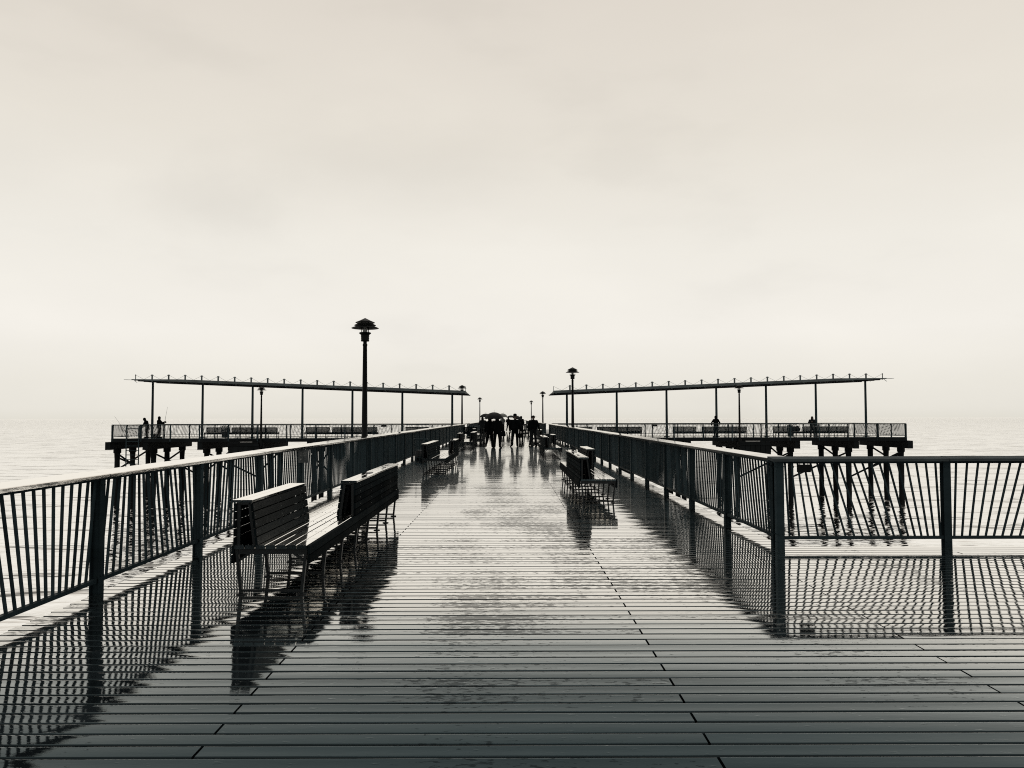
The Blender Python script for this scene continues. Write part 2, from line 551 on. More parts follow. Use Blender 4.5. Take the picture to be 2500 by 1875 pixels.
plank_cache = {}
plank_count = 0
rest = MB()
rng = random.Random(3)
k = -36
J = 0.007
while True:
    y0 = ROW0 + PITCH * k
    yc = y0 + PITCH / 2
    if yc > END_Y:
        break
    typeB = (k % 2 == 0)
    xl = XL + (0.0 if typeB else 0.02)
    joints = [-1.5, 2.85] if typeB else [0.98]
    xr = XR
    if yc < EDGE_Y:
        xr = XWIDE
        joints += [7.2, 11.0] if typeB else [5.3, 9.1, 12.9]
    if ARM_Y0 < yc < ARM_Y1:
        xl, xr = -ARM_X, ARM_X
        joints = list(range(-30, 31, 4)) if typeB else list(range(-28, 31, 4))
    elif yc > ARM_Y1:
        xl, xr = XL, XR
    if 38.40 < yc < 38.546:        # the expansion joint across the walkway
        k += 1
        continue
    ends = [xl] + joints + [xr]
    for a, b_ in zip(ends[:-1], ends[1:]):
        x0 = a + (J if a != xl else 0)
        x1 = b_ - (J if b_ != xr else 0)
        in_view = yc > 2.9 and x0 < yc * 0.66 and x1 > -yc * 0.66
        if in_view and plank_count < 300:
            var = rng.randrange(11)
            key = (round(x0, 3), round(x1, 3), var)
            if key not in plank_cache:
                vr = random.Random(hash(key) % 9973)
                plank_cache[key] = plank_mesh(x0, x1, vr.uniform(-0.0004, 0.0005), vr.uniform(-0.0075, 0.0075),
                                              (x0 + x1) / 2).mesh('plank', M['deck'])
            p = link('plank', plank_cache[key], deck, ((x0 + x1) / 2, yc + rng.uniform(-0.0016, 0.0016), rng.uniform(-0.0012, 0.0012)))
            p.rotation_euler = (0, 0, rng.uniform(-0.0006, 0.0006))
            plank_count += 1
        else:
            q = plank_mesh(x0, x1, rng.uniform(-0.0004, 0.0004), rng.uniform(-0.0045, 0.0045), 0.0) if yc < 45 else None
            if q is None:
                q = MB()
                w = (PITCH - GAP) / 2
                tl = rng.uniform(-0.004, 0.004)
                q.add([(x0, -w, -tl * w), (x1, -w, -tl * w), (x1, w, tl * w), (x0, w, tl * w),
                       (x0, -w, -0.05), (x1, -w, -0.05), (x1, w, -0.05), (x0, w, -0.05)],
                      [(0, 1, 2, 3), (4, 7, 6, 5), (0, 4, 5, 1), (2, 6, 7, 3), (1, 5, 6, 2), (0, 3, 7, 4)])
            o_ = len(rest.v)
            rest.v += [(x, y + yc, z) for x, y, z in q.v]
            rest.f += [tuple(i + o_ for i in f) for f in q.f]
            rest.s += q.s
    k += 1
ro = obj('planks', rest, M['deck'], deck)
ro['kind'] = 'stuff'

# ------------------------------------------------------------------ railings
CAP_IN, CAP_OUT, CAP_TH = 1.093, 1.113, 0.034
TOP_Z, BOT_Z0, BOT_Z1 = 1.03, 0.10, 0.136
bar_mb = MB()
bar_mb.box(-0.010, 0.010, -0.010, 0.010, 0.0, 1.0)
BAR = bar_mb.mesh('baluster', M['steel'])


def rail_frame(origin, direction):
    """local x runs along the rail, local y points to the outer (sea) side"""
    return math.atan2(direction[1], direction[0])


def post_mesh(z0=-0.26):
    q = MB()
    q.box(-0.045, 0.045, -0.046, -0.036, z0, 1.058)
    q.box(-0.045, 0.045, 0.036, 0.046, z0, 1.058)
    q.box(-0.008, 0.008, -0.036, 0.036, z0 + 0.001, 1.057)
    for z in (0.07, 0.165, 0.99):                     # bolt heads on the flanges
        for x in (-0.026, 0.026):
            q.tube((x, -0.046, z), (x, -0.053, z), 0.009, 0.009, 6)
            q.tube((x, 0.046, z), (x, 0.053, z), 0.009, 0.009, 6)
    return q.mesh('post', M['steel'])


POST = post_mesh()


def make_railing(name, label, loc, rz, length, posts, wave, side=1, nbars=19, max_parts=300, cap='cap', group=None,
                 order=None, cap_over=(0.0, 0.0), extra_posts=()):
    """posts: distances along local x. side: +1 when the sea lies on local +y. wave(s): foot shift of a baluster along x"""
    root = thing(name, label, 'railing', loc, rz, group)
    cin, cout = -0.11 * side, 0.11 * side
    edges = [-cap_over[0]] + [p for p in posts if 0.6 < p < length - 0.6] + [length + cap_over[1]]
    for a, b_ in zip(edges[:-1], edges[1:]):
        q = MB()
        g_ = 0.0035
        jz = random.uniform(-0.0015, 0.0015)
        bv = 0.006 * side
        q.prism([(cin, CAP_IN - CAP_TH + jz), (cin, CAP_IN - 0.005 + jz), (cin + bv, CAP_IN + jz), (cout, CAP_OUT + jz),
                 (cout, CAP_OUT - CAP_TH + jz)], 'x', a + g_, b_ - g_)
        obj('handrail_board', q, M[cap], root)
    q = MB()
    q.box(0, length, -0.035, 0.035, TOP_Z, TOP_Z + 0.030)
    obj('top_rail', q, M['steel'], root)
    q = MB()
    q.box(0, length, -0.022, 0.022, BOT_Z0, BOT_Z1)
    obj('bottom_rail', q, M['steel'], root)
    for p in list(posts) + list(extra_posts):
        if -0.01 <= p <= length + 0.01:
            link('post', POST, root, (p, 0, 0))
    # balusters
    bars = []
    for i in range(len(posts) - 1):
        a, b_ = posts[i], posts[i + 1]
        for j in range(1, nbars + 1):
            s_ = a + (b_ - a) * j / (nbars + 1)
            if 0 < s_ < length:
                sh = wave(s_, i, j / (nbars + 1))
                bars.append((s_ - sh / 2, s_ + sh / 2))
    if order:
        bars.sort(key=order)
    stuff = MB()
    z0, z1 = BOT_Z1 - 0.004, TOP_Z + 0.004
    for i, (tp, ft) in enumerate(bars):
        if i < max_parts:
            p0, p1 = Vector((ft, 0, z0)), Vector((tp, 0, z1))
            d_ = p1 - p0
            ob = link('baluster', BAR, root, p0)
            ob.rotation_euler = (0, math.atan2(d_.x, d_.z), 0)
            ob.scale = (1, 1, d_.length)
        else:
            stuff.beam((ft, 0, z0), (tp, 0, z1), 0.020, 0.020)
    if stuff.v:
        so = obj('balusters', stuff, M['steel'], root)
        so['kind'] = 'stuff'
    return root


SP = 2.44
# seaward railing on the camera's left: local x along +Y, sea on local +y
P_L = [7.59 + SP * i for i in range(-5, 26)]
y_start = P_L[0]
RAIL_L, RAIL_R = -3.79, 3.33
wl = lambda s_, i, u: 0.04 + 0.19 * math.sin(2 * math.pi * (s_ + y_start - 8.43) / 3.25)
make_railing('railing', 'long steel railing down the left edge of the pier, below the tallest lamp post', (RAIL_L, y_start, 0), math.pi / 2,
             70.3 - y_start, [p - y_start for p in P_L if p < 70.4] + [], wl, side=1,
             order=lambda b_: (abs(b_[0] + y_start - 5.6) if b_[0] + y_start > 5.0 else 500 + abs(b_[0])))
P_R = [10.16 + SP * i for i in range(0, 25)]
wr = lambda s_, i, u: (-1 if i % 2 == 0 else 1) * 0.27 * math.sin(math.pi * u)
make_railing('railing', 'long steel railing down the right edge of the pier, starting at the corner post', (RAIL_R, 10.16, 0), math.pi / 2,
             59.4, [p - 10.16 for p in P_R if p < 69.6], wr, side=-1, order=lambda b_: b_[0], cap_over=(-0.11, 0.0), extra_posts=(0.16,))
# railing along the landing's sea edge, across the view; local x along +X, sea on local +y
wt_ = lambda s_, i, u: (1 if i % 2 == 0 else -1) * 0.29 * math.sin(math.pi * u)
posts_t = [0.0, 2.06, 4.5, 6.94, 9.38, 11.82]
make_railing('railing', 'dark railing across the right landing, with a small black plate hung from it', (RAIL_R, 10.16, 0), 0.0,
             11.9, posts_t, wt_, side=1, nbars=20, cap='cap_dry', cap_over=(0.11, 0.0))
# beyond the crossing
wf = lambda s_, i, u: 0.2 * math.sin(math.pi * u) * (1 if i % 2 else -1)
pf = [SP * i for i in range(0, 37)]
far_g = None
make_railing('railing', 'far railing on the left, beyond the crossing and the umbrellas', (RAIL_L, ARM_Y1, 0), math.pi / 2, 88.0, pf, wf, side=1, max_parts=0, order=lambda b_: b_[0])
make_railing('railing', 'far railing on the right, beyond the crossing behind the man in a cap', (RAIL_R, ARM_Y1, 0), math.pi / 2, 88.0, pf, wf, side=-1, max_parts=0, order=lambda b_: b_[0])
make_railing('railing', 'thin railing closing the far end of the pier', (RAIL_L, END_Y - 0.3, 0), 0.0, RAIL_R - RAIL_L,
             [0, 2.37, 4.75, 7.12], wf, side=1, max_parts=0)
for sgn, word in ((-1, 'left'), (1, 'right')):
    x_in, x_out = sgn * 3.9, sgn * (ARM_X - 0.06)
    L = abs(x_out - x_in)
    n_ = 12
    ps = [L * i / n_ for i in range(n_ + 1)]
    a = min(x_in, x_out)
    who = 'two people fishing stand' if sgn < 0 else 'a hooded person leans'
    make_railing('railing', f'near railing of the {word} side pier, where {who}', (a, ARM_Y0 + 0.02, 0), 0.0, L, ps, wf, side=-1, max_parts=0)
    make_railing('railing', f'seaward railing behind the benches of the {word} side pier', (a, ARM_Y1 - 0.02, 0), 0.0, L, ps, wf, side=1, max_parts=0)
    make_railing('railing', f'short railing across the outer end of the {word} side pier', (x_out, ARM_Y0 + 0.14, 0), math.pi / 2, 9.72,
                 [0.0, 2.43, 4.86, 7.29, 9.72], wf, side=1 if sgn < 0 else -1, max_parts=0)

# ------------------------------------------------------------------ side piers on piles
def side_pier(sgn, caps_x, label):
    root = thing('side_pier', label, 'pier', (0, 0, 0))
    x0, x1 = sorted((sgn * 3.75, sgn * ARM_X))
    q = MB()
    q.box(x0, x1, ARM_Y0 - 0.02, ARM_Y0 + 0.16, -0.30, -0.054)
    obj('edge_beam', q, M['beam'], root)
    q = MB()
    q.box(x0, x1, ARM_Y1 - 0.16, ARM_Y1 + 0.02, -0.30, -0.054)
    obj('edge_beam', q, M['beam'], root)
    for yy in (68.2, 70.6, 73.2):
        q = MB()
        q.box(x0 + 0.02, x1 - 0.02, yy - 0.12, yy + 0.12, -0.301, -0.056)
        obj('stringer', q, M['beam'], root)
    xe = sgn * ARM_X
    q = MB()
    q.box(min(xe, xe - sgn * 0.16), max(xe, xe - sgn * 0.16), ARM_Y0 + 0.161, ARM_Y1 - 0.161, -0.30, -0.055)
    obj('end_beam', q, M['beam'], root)
    q = MB()
    q.box(-0.20, 0.20, ARM_Y0 + 0.05, ARM_Y1 - 0.7, -0.93, -0.303)
    capm = q.mesh('pile_cap', M['beam'])
    rngp = random.Random(5 + sgn)
    pile_ms = []
    for v in range(4):
        q = MB()
        rv = [rngp.uniform(-0.02, 0.02) for _ in range(9)]
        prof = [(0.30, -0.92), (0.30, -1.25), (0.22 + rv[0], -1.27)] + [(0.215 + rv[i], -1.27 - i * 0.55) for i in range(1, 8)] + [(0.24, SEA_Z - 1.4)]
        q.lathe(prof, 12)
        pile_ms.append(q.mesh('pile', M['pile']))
    for x in caps_x:
        link('pile_cap', capm, root, (x, 0, 0))
        for j, yy in enumerate((67.7, 70.4, 73.5)):
            link('pile', pile_ms[rngp.randrange(4)], root, (x + rngp.uniform(-0.05, 0.05), yy, 0))
    for i, x in enumerate(caps_x):
        q = MB()
        q.beam((x + 0.2, 73.5, -1.1), (x + 0.2, 67.7, -2.5), 0.07, 0.13)
        if i % 2 == 0:
            q.beam((x - 0.2, 73.5, -3.0), (x - 0.2, 67.7, -1.5), 0.07, 0.13)
        if i < 3:
            q.beam((x, 67.5, -1.2), (caps_x[i + 1], 67.5, -3.3), 0.07, 0.13)
        obj('brace', q, M['beam'], root)
    return root


side_pier(-1, [-32.3, -29.3, -24.9, -20.5, -16.1, -11.7, -7.3], 'left side pier on dark piles, carrying a long canopy and a ladder')
side_pier(1, [32.3, 27.95, 23.2, 18.8, 14.4, 10.0, 5.8], 'right side pier on dark braced piles above their wavering reflections')
# fender clusters below the side piers' lamps
for x, word in ((-21.2, 'left'), (19.6, 'right')):
    t_ = thing('fender', f'dark timber fender cluster hung under the lamp of the {word} side pier', 'fender', (x, 65.6, 0), 0, 'fenders under the side piers')
    for i in range(6):
        q = MB()
        zz = -1.15 - 0.05 * (i % 3) - 0.03 * i * (1 if x > 0 else -1)
        q.box(-1.2 + i * 0.40, -1.2 + i * 0.40 + 0.375, -0.20, 0.02, zz, -0.304)
        obj('fender_timber', q, M['pile'], t_)
    q = MB()
    q.box(-1.25, 1.25, -0.26, -0.205, -0.62, -0.45)
    obj('waler', q, M['beam'], t_)
# piles under the walkway itself
t_ = thing('walkway_piles', 'dark piles and caps below the main walkway of the pier', 'piles', (0, 0, 0))
q = MB()
q.box(-3.9, 3.5, -0.25, 0.25, -1.0, -0.405)
capm = q.mesh('pile_cap', M['beam'])
q = MB()
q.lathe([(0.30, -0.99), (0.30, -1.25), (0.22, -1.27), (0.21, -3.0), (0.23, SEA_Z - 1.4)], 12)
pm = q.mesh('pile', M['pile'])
for i in range(27):
    y = 1.5 + i * 6.1
    link('pile_cap', capm, t_, (0, y, 0))
    for x in (-3.2, -0.2, 2.8):
        link('pile', pm, t_, (x, y, 0))
q = MB()
q.box(3.9, 16.0, -0.25, 0.25, -1.0, -0.405)
capm2 = q.mesh('pile_cap', M['beam'])
for y in (1.5, 7.6):
    link('pile_cap', capm2, t_, (0, y, 0))
    for x in (6.5, 10.5, 14.5):
        link('pile', pm, t_, (x, y, 0))

# ------------------------------------------------------------------ canopies
def canopy(sgn, label):
    Y0, Y1, YP = 67.4, 71.2, 68.6
    root = thing('canopy', label, 'canopy', (0, 0, 0))
    zb = lambda x: 3.53 + (abs(x) - 3.7) / 28.0 * 1.17          # underside
    th = lambda x: 0.265 if abs(x) < 27 else max(0.05, 0.265 - (abs(x) - 27) / 4.1 * 0.15)
    xs = [3.62, 10, 16, 22, 27, 30.0, 31.1]
    q = MB()
    vs, fs = [], []
    for x in xs:
        X = sgn * x
        z = zb(X) + 0.09
        t2 = th(X) - 0.05
        vs += [(X, Y0, z), (X, Y0, z + t2), (X, Y1, z + t2 - 0.12), (X, Y1, z)]
    n = len(xs)
    for i in range(n - 1):
        a = i * 4
        for j in range(4):
            fs.append((a + j, a + (j + 1) % 4, a + 4 + (j + 1) % 4, a + 4 + j))
    fs += [(0, 1, 2, 3), ((n - 1) * 4 + 3, (n - 1) * 4 + 2, (n - 1) * 4 + 1, (n - 1) * 4)]
    q.add(vs, fs)
    obj('roof_panel', q, M['roofmetal'], root)
    q = MB()
    for yy in (Y0 + 0.15, YP, Y1 - 0.15):
        q.beam((sgn * 3.40, yy, zb(3.40) + 0.04), (sgn * 30.6, yy, zb(30.6) + 0.04), 0.14, 0.09)
    obj('roof_beam', q, M['roofdark'], root)
    q = MB()
    q.beam((sgn * 30.9, Y0 + 0.3, zb(31.0) + 0.10), (sgn * 31.75, Y0 + 0.3, zb(31.75) + 0.10), 0.5, 0.022)
    obj('roof_tip', q, M['roofmetal'], root)
    for i in range(7):
        x = sgn * (4.80 + 4.175 * i)
        q = MB()
        q.tube((x, YP, 0.0), (x, YP, zb(x)), 0.105, 0.085, 12)
        q.box(x - 0.2, x + 0.2, YP - 0.2, YP + 0.2, 0.001, 0.03)
        obj('post', q, M['steel'], root)
    cab = MB()
    mx = [3.63 + 1.362 * i for i in range(21)]
    for i, x in enumerate(mx):
        X = sgn * x
        base = zb(X) + th(X) + 0.03
        q = MB()
        thin = i == 0 or i == 20
        r_ = 0.02 if i == 0 else 0.035 if thin else 0.07
        q.tube((X, Y0 + 0.25, base - 0.12), (X, Y0 + 0.25, base + 0.36), r_, r_, 8)
        if i:
            q.tube((X, Y0 + 0.25, base + 0.33), (X, Y0 + 0.25, base + 0.41), r_ * 1.9, r_ * 0.9, 8)
        q.beam((X, Y0 - 0.01, base - 0.10), (X + 0.25, Y0 - 0.01, base - 0.27), 0.03, 0.03)
        obj('mast', q, M['roofmetal'], root)
        top = (X, Y0 + 0.25, base + 0.37)
        for s2 in (-1, 1):
            if 0 <= i + s2 < 21:
                X2 = X + sgn * s2 * 0.72
                cab.tube(top, (X2, Y0 + 0.25, zb(X2) + th(X2) + 0.02), 0.009, 0.009, 5)
    obj('stay_cable', cab, M['roofmetal'], root)
    return root


canopy(-1, 'long thin canopy on seven posts over the left side pier')
canopy(1, 'long thin canopy on seven posts over the right side pier')

# ------------------------------------------------------------------ lamps
def make_lamp(label, loc):
    root = thing('lamp_post', label, 'lamp post', loc, 0, 'lamp posts along the pier')
    H = 4.44
    q = MB()
    q.lathe([(0.19, -0.35), (0.19, 0.05), (0.12, 0.10), (0.083, 0.16), (0.080, 1.5), (0.058, H - 0.80), (0.066, H - 0.79), (0.066, H - 0.74), (0.052, H - 0.73),
             (0.052, H - 0.64)], 20)
    q.box(-0.14, 0.14, -0.14, 0.14, -0.36, -0.34)
    obj('pole', q, M['black'], root)
    q = MB()
    q.lathe([(0.001, H - 0.665), (0.115, H - 0.665), (0.118, H - 0.62), (0.108, H - 0.61), (0.118, H - 0.58), (0.112, H - 0.55), (0.120, H - 0.52),
             (0.115, H - 0.49), (0.125, H - 0.475), (0.165, H - 0.445), (0.172, H - 0.425), (0.150, H - 0.41), (0.001, H - 0.41)], 28)
    obj('lamp_base', q, M['black'], root)
    q = MB()
    q.lathe([(0.068, H - 0.412), (0.068, H - 0.16)], 20)
    obj('lamp_glass', q, M['glass'], root)
    q = MB()
    q.tube((0, 0, H - 0.412), (0, 0, H - 0.2), 0.045, 0.045, 14)
    obj('bulb_holder', q, M['black'], root)
    for k_ in range(4):
        a = math.pi / 4 + k_ * math.pi / 2 + 0.2
        q = MB()
        q.tube((0.135 * math.cos(a), 0.135 * math.sin(a), H - 0.413), (0.135 * math.cos(a), 0.135 * math.sin(a), H - 0.11), 0.009, 0.009, 8)
        obj('strut', q, M['black'], root)
    for r_, z in ((0.385, H - 0.285), (0.305, H - 0.205)):
        q = MB()
        q.lathe([(0.10, z + 0.055), (r_ * 0.72, z + 0.045), (r_, z), (r_ * 0.99, z - 0.012), (r_ * 0.7, z + 0.028), (0.10, z + 0.038), (0.10, z + 0.055)], 32)
        obj('lamp_shade', q, M['black'], root)
    q = MB()
    q.lathe([(0.001, H), (0.02, H - 0.006), (0.15, H - 0.072), (0.272, H - 0.125), (0.27, H - 0.14), (0.12, H - 0.10), (0.001, H - 0.10)], 32)
    obj('lamp_cap', q, M['black'], root)
    return root


lamp0 = make_lamp('tallest lamp post with three dish shades, standing alone beside the left railing', (-4.10, 23.2, 0))
LG = 'lamp posts along the pier'
dup(lamp0, (-4.10, 70.7, 0), 0.3, 'lamp post at the inner end of the left canopy', LG)
dup(lamp0, (-4.10, 113.0, 0), 0.1, 'small distant lamp post left of the umbrellas', LG)
dup(lamp0, (3.55, 46.1, 0), 0.5, 'largest lamp post on the right, crossing the inner part of the canopy roof', LG)
dup(lamp0, (3.55, 87.6, 0), 0.2, 'lamp post in open sky just inside the right canopy', LG)
dup(lamp0, (3.55, 134.0, 0), 0.0, 'smallest lamp post, behind the man in a peaked cap', LG)
dup(lamp0, (-19.9, 65.75, -0.3), 0.0, 'slim lamp post under the left canopy, above a fender cluster', LG)
dup(lamp0, (18.45, 65.75, -0.2), 0.0, 'slim lamp post under the right canopy, above a fender cluster', LG)

# ------------------------------------------------------------------ benches
BENCH_L = 5.95
FR_Y = [0.03, 0.87, 1.72, 2.57, 3.40, 4.25, 5.08, 5.92]


def bench_parts(parent, sink=None):
    """local x across (0.33 each side), local y along the 5.95 m; a short backrest at -x, a long one at +x"""
    def put(name, q, m_, par):
        if sink is not None:
            o_ = len(sink[m_].v)
            sink[m_].v += q.v
            sink[m_].f += [tuple(i + o_ for i in f) for f in q.f]
            sink[m_].s += q.s
            return None
        return obj(name, q, M[m_], par)
    # seat: seven boards
    n, w, gp = 7, 0.0870, 0.0070
    for i in range(n):
        a = -0.33 + i * (w + gp + 0.0005)
        q = MB()
        q.prism([(a, 0.412), (a + w, 0.412), (a + w, 0.443), (a + w - 0.004, 0.447), (a + 0.004, 0.447), (a, 0.443)], 'y', 0.0, BENCH_L)
        put('seat_board', q, 'bench', parent)
    q = MB()
    for y in FR_Y:
        for i in range(n):
            for dx in (0.022, 0.062):
                x = -0.33 + i * (w + gp + 0.0005) + dx
                q.tube((x, y, 0.446), (x, y, 0.4495), 0.006, 0.005, 6)
        for sx, y0, y1 in ((-1, 0.0, 1.93), (1, 2.27, BENCH_L)):
            if y0 <= y <= y1:
                for i in range(5):
                    z = 0.4495 + i * 0.0765 + 0.033
                    xx = sx * (0.140 + 0.05 * (z - 0.449) / 0.381)
                    q.tube((xx - sx * 0.003, y, z), (xx + sx * -0.026, y, z), 0.007, 0.006, 6)
                    q.tube((sx * 0.340, y, z), (sx * 0.346, y, z), 0.007, 0.006, 6)
    if sink is None:
        bo = obj('bolts', q, M['sign'], parent)
        bo['kind'] = 'stuff'
    for s_ in (-1, 1):                                     # apron boards below the seat edges
        for z0 in (0.285, 0.368):
            q = MB()
            a, b_ = sorted((s_ * 0.334, s_ * 0.358))
            q.box(a, b_, 0.0, BENCH_L, z0, z0 + 0.075)
            put('apron_board', q, 'slat', parent)
    for y in FR_Y:
        q = MB()
        for s_ in (-1, 1):
            q.beam((s_ * 0.315, y, 0.41), (s_ * 0.275, y, 0.0), 0.036, 0.026)
            q.tube((s_ * 0.275, y, 0.0), (s_ * 0.275, y, 0.012), 0.045, 0.045, 10)
            q.beam((s_ * 0.30, y, 0.30), (s_ * 0.20, y, 0.372), 0.018, 0.02)
        q.beam((-0.272, y, 0.035), (0.272, y, 0.035), 0.022, 0.022)
        q.box(-0.325, 0.325, y - 0.012, y + 0.012, 0.365, 0.411)
        put('leg_frame', q, 'frame', parent)
    for sx, y0, y1 in ((-1, 0.0, 1.93), (1, 2.27, BENCH_L)):
        q = MB()
        for y in [f for f in FR_Y if y0 - 0.01 <= f <= y1 + 0.01] + ([y1 - 0.03] if sx < 0 else [y0 + 0.03]):
            q.beam((sx * 0.305, y, 0.40), (sx * 0.300, y, 0.83), 0.02, 0.03)
            q.beam((sx * 0.155, y, 0.449), (sx * 0.205, y, 0.83), 0.02, 0.03)
            q.beam((sx * 0.300, y, 0.82), (sx * 0.205, y, 0.82), 0.02, 0.02)
        xa, xb = sorted((sx * 0.304, sx * 0.206))
        q.box(xa, xb, y0 + 0.01, y1 - 0.01, 0.818, 0.8335)
        br = put('backrest', q, 'frame', parent)
        for i in range(5):
            z0 = 0.4495 + i * 0.0765
            q = MB()
            a, b_ = sorted((sx * 0.318, sx * 0.342))
            q.box(a, b_, y0, y1, z0, z0 + 0.066)
            put('back_slat', q, 'slat', br)
            q = MB()
            t0 = (z0 - 0.449) / 0.381
            t1 = (z0 + 0.0665 - 0.449) / 0.381
            xa, xb = 0.140 + 0.05 * t0, 0.140 + 0.05 * t1
            poly = [(sx * xa, z0), (sx * (xa - 0.022), z0 + 0.002), (sx * (xb - 0.022), z0 + 0.068), (sx * xb, z0 + 0.066)]
            q.prism(poly, 'y', y0, y1)
            put('back_slat', q, 'slat', br)
        for a, b_ in ((0.175, 0.262), (0.269, 0.356)):
            q = MB()
            xa, xb = sorted((sx * a, sx * b_))
            q.prism([(xa, 0.834), (xb, 0.834), (xb, 0.854), (xb - 0.003, 0.857), (xa + 0.003, 0.857), (xa, 0.854)], 'y', y0, y1)
            put('top_board', q, 'bench', br)


BG = 'long benches along the walkway'
bench0 = thing('bench', 'large slatted bench in the left foreground, shorter backrest nearest', 'bench', (-2.17, 7.50, 0), 0, BG)
bench_parts(bench0)


def rot_bench(x, y, label):
    return dup(bench0, (x, y + BENCH_L, 0), math.pi, label, BG)


rot_bench(1.66, 15.4, 'nearest bench on the right, its tall back turned to the walkway')
rot_bench(-2.17, 23.4, 'second bench on the left, in front of the mesh litter bin')
rot_bench(1.66, 31.6, 'second bench on the right, behind the nearest right bench')
dup(bench0, (-2.17, 39.5, 0), 0, 'third bench on the left, just left of the pair under the umbrella', BG)
dup(bench0, (1.66, 47.7, 0), 0, 'third bench on the right, beside the man in a peaked cap', BG)
dup(bench0, (-2.17, 55.5, 0), 0, 'fourth bench on the left, half hidden behind the umbrella pair', BG)

sink = {'bench': MB(), 'slat': MB(), 'frame': MB()}
bench_parts(None, sink)
slat_me = sink['bench'].mesh('boards', M['bench'])
slat_me2 = sink['slat'].mesh('slats', M['slat'])
frame_me = sink['frame'].mesh('frame', M['frame'])


def far_bench(loc, rz, label, group):
    r_ = thing('bench', label, 'bench', loc, rz, group)
    link('boards', slat_me, r_)
    link('slats', slat_me2, r_)
    link('frame', frame_me, r_)


for (x, y), lb in (((-2.17, 80.0), 'distant bench on the left just past the crossing'), ((-2.17, 97.0), 'farthest bench on the left beyond the crossing'),
                   ((1.66, 82.0), 'distant bench on the right past the man in a cap'), ((1.66, 97.0), 'farthest bench on the right beyond the crossing')):
    far_bench((x, y, 0), 0, lb, 'benches beyond the crossing')
for x, lb in ((-25.0, 'outermost dark bench on the left side pier, behind a litter bin'), (-16.8, 'middle dark bench on the left side pier, left of the tall lamp'),
              (-8.6, 'innermost dark bench on the left side pier, right of the tall lamp'),
              (4.9, 'innermost dark bench on the right side pier, beside the largest right lamp'), (13.5, 'middle dark bench on the right side pier, where a caped person stands'),
              (21.8, 'outermost dark bench on the right side pier, beside a litter bin')):
    far_bench((x, 67.55, 0), -math.pi / 2, lb, 'benches on the side piers')

# puddles and wet leaves on bench tops
def leaf_mesh(seed):
    rg = random.Random(seed)
    q = MB()
    n = 9
    top, bot = [], []
    for i in range(n):
        a = 2 * math.pi * i / n
        r_ = rg.uniform(0.6, 1.0)
        top.append((0.5 * r_ * math.cos(a), 0.5 * r_ * math.sin(a), 0.004))
        bot.append((0.5 * r_ * math.cos(a), 0.5 * r_ * math.sin(a), 0.0))
    q.add(top + bot, [tuple(range(n))] + [(i, i + n, (i + 1) % n + n, (i + 1) % n) for i in range(n)])
    return q.mesh('scrap', M['foil'])


scraps = [((-1.905, 11.15, 0.858), (0.10, 0.45), 'dark wet scrap on the top boards of the foreground bench, nearest one'),
          ((-1.88, 12.35, 0.858), (0.05, 0.18), 'small dark wet scrap on the foreground bench top, middle one'),
          ((-1.93, 12.9, 0.858), (0.05, 0.40), 'dark wet scrap on the foreground bench top, farthest one'),
          ((1.42, 17.9, 0.858), (0.13, 0.75), 'dark wet patch of litter on the nearest right bench top'),
          ((1.36, 16.4, 0.858), (0.07, 0.5), 'narrow dark wet scrap near the front of the nearest right bench top'),
          ((1.77, 18.6, 0.4475), (0.12, 0.35), 'dark wet scrap on the seat of the nearest right bench')]
for i, (lc, sz, lb) in enumerate(scraps):
    ob = link('litter_scrap', leaf_mesh(i), None, lc)
    ob.scale = (sz[0], sz[1], 1)
    tag(ob, lb, 'litter')

# ------------------------------------------------------------------ litter bins
def mesh_bin(loc, label, H=0.84, r=0.24, group='litter bins'):
    root = thing('litter_bin', label, 'litter bin', loc, 0, group)
    q = MB()
    for k_ in range(26):
        a = 2 * math.pi * k_ / 26
        q.tube((r * 0.92 * math.cos(a), r * 0.92 * math.sin(a), 0.03), (r * math.cos(a), r * math.sin(a), H - 0.02), 0.008, 0.008, 5)
    for j in range(7):
        z = 0.05 + (H - 0.08) * j / 6
        rr = r * (0.92 + 0.08 * z / H)
        q.lathe([(rr + 0.006, z - 0.008), (rr + 0.006, z + 0.008), (rr - 0.006, z + 0.008), (rr - 0.006, z - 0.008), (rr + 0.006, z - 0.008)], 26)
    obj('basket', q, M['steel'], root)
    q = MB()
    q.lathe([(r + 0.02, H - 0.03), (r + 0.02, H + 0.01), (r - 0.02, H + 0.01), (r - 0.02, H - 0.03), (r + 0.02, H - 0.03)], 26)
    obj('rim', q, M['steel'], root)
    q = MB()
    q.lathe([(0.001, 0.02), (r * 0.86, 0.02), (r * 0.9, H * 0.45), (r * 0.7, H * 0.52), (0.001, H * 0.50)], 20)
    obj('bin_liner', q, M['foil'], root)
    return root


mesh_bin((-3.22, 29.8, 0), 'wire mesh litter bin against the left railing, behind the second bench')
mesh_bin((-3.3, 70.6, 0), 'dark litter bin in the gap where the left railing ends', 0.9, 0.3)
mesh_bin((2.95, 66.6, 0), 'dark litter bin in the gap where the right railing ends', 0.62, 0.42)
mesh_bin((-23.15, 66.7, 0), 'litter bin between bench backs on the left side pier', 0.98, 0.24)
mesh_bin((22.85, 66.7, 0), 'litter bin between bench backs on the right side pier', 0.98, 0.24)

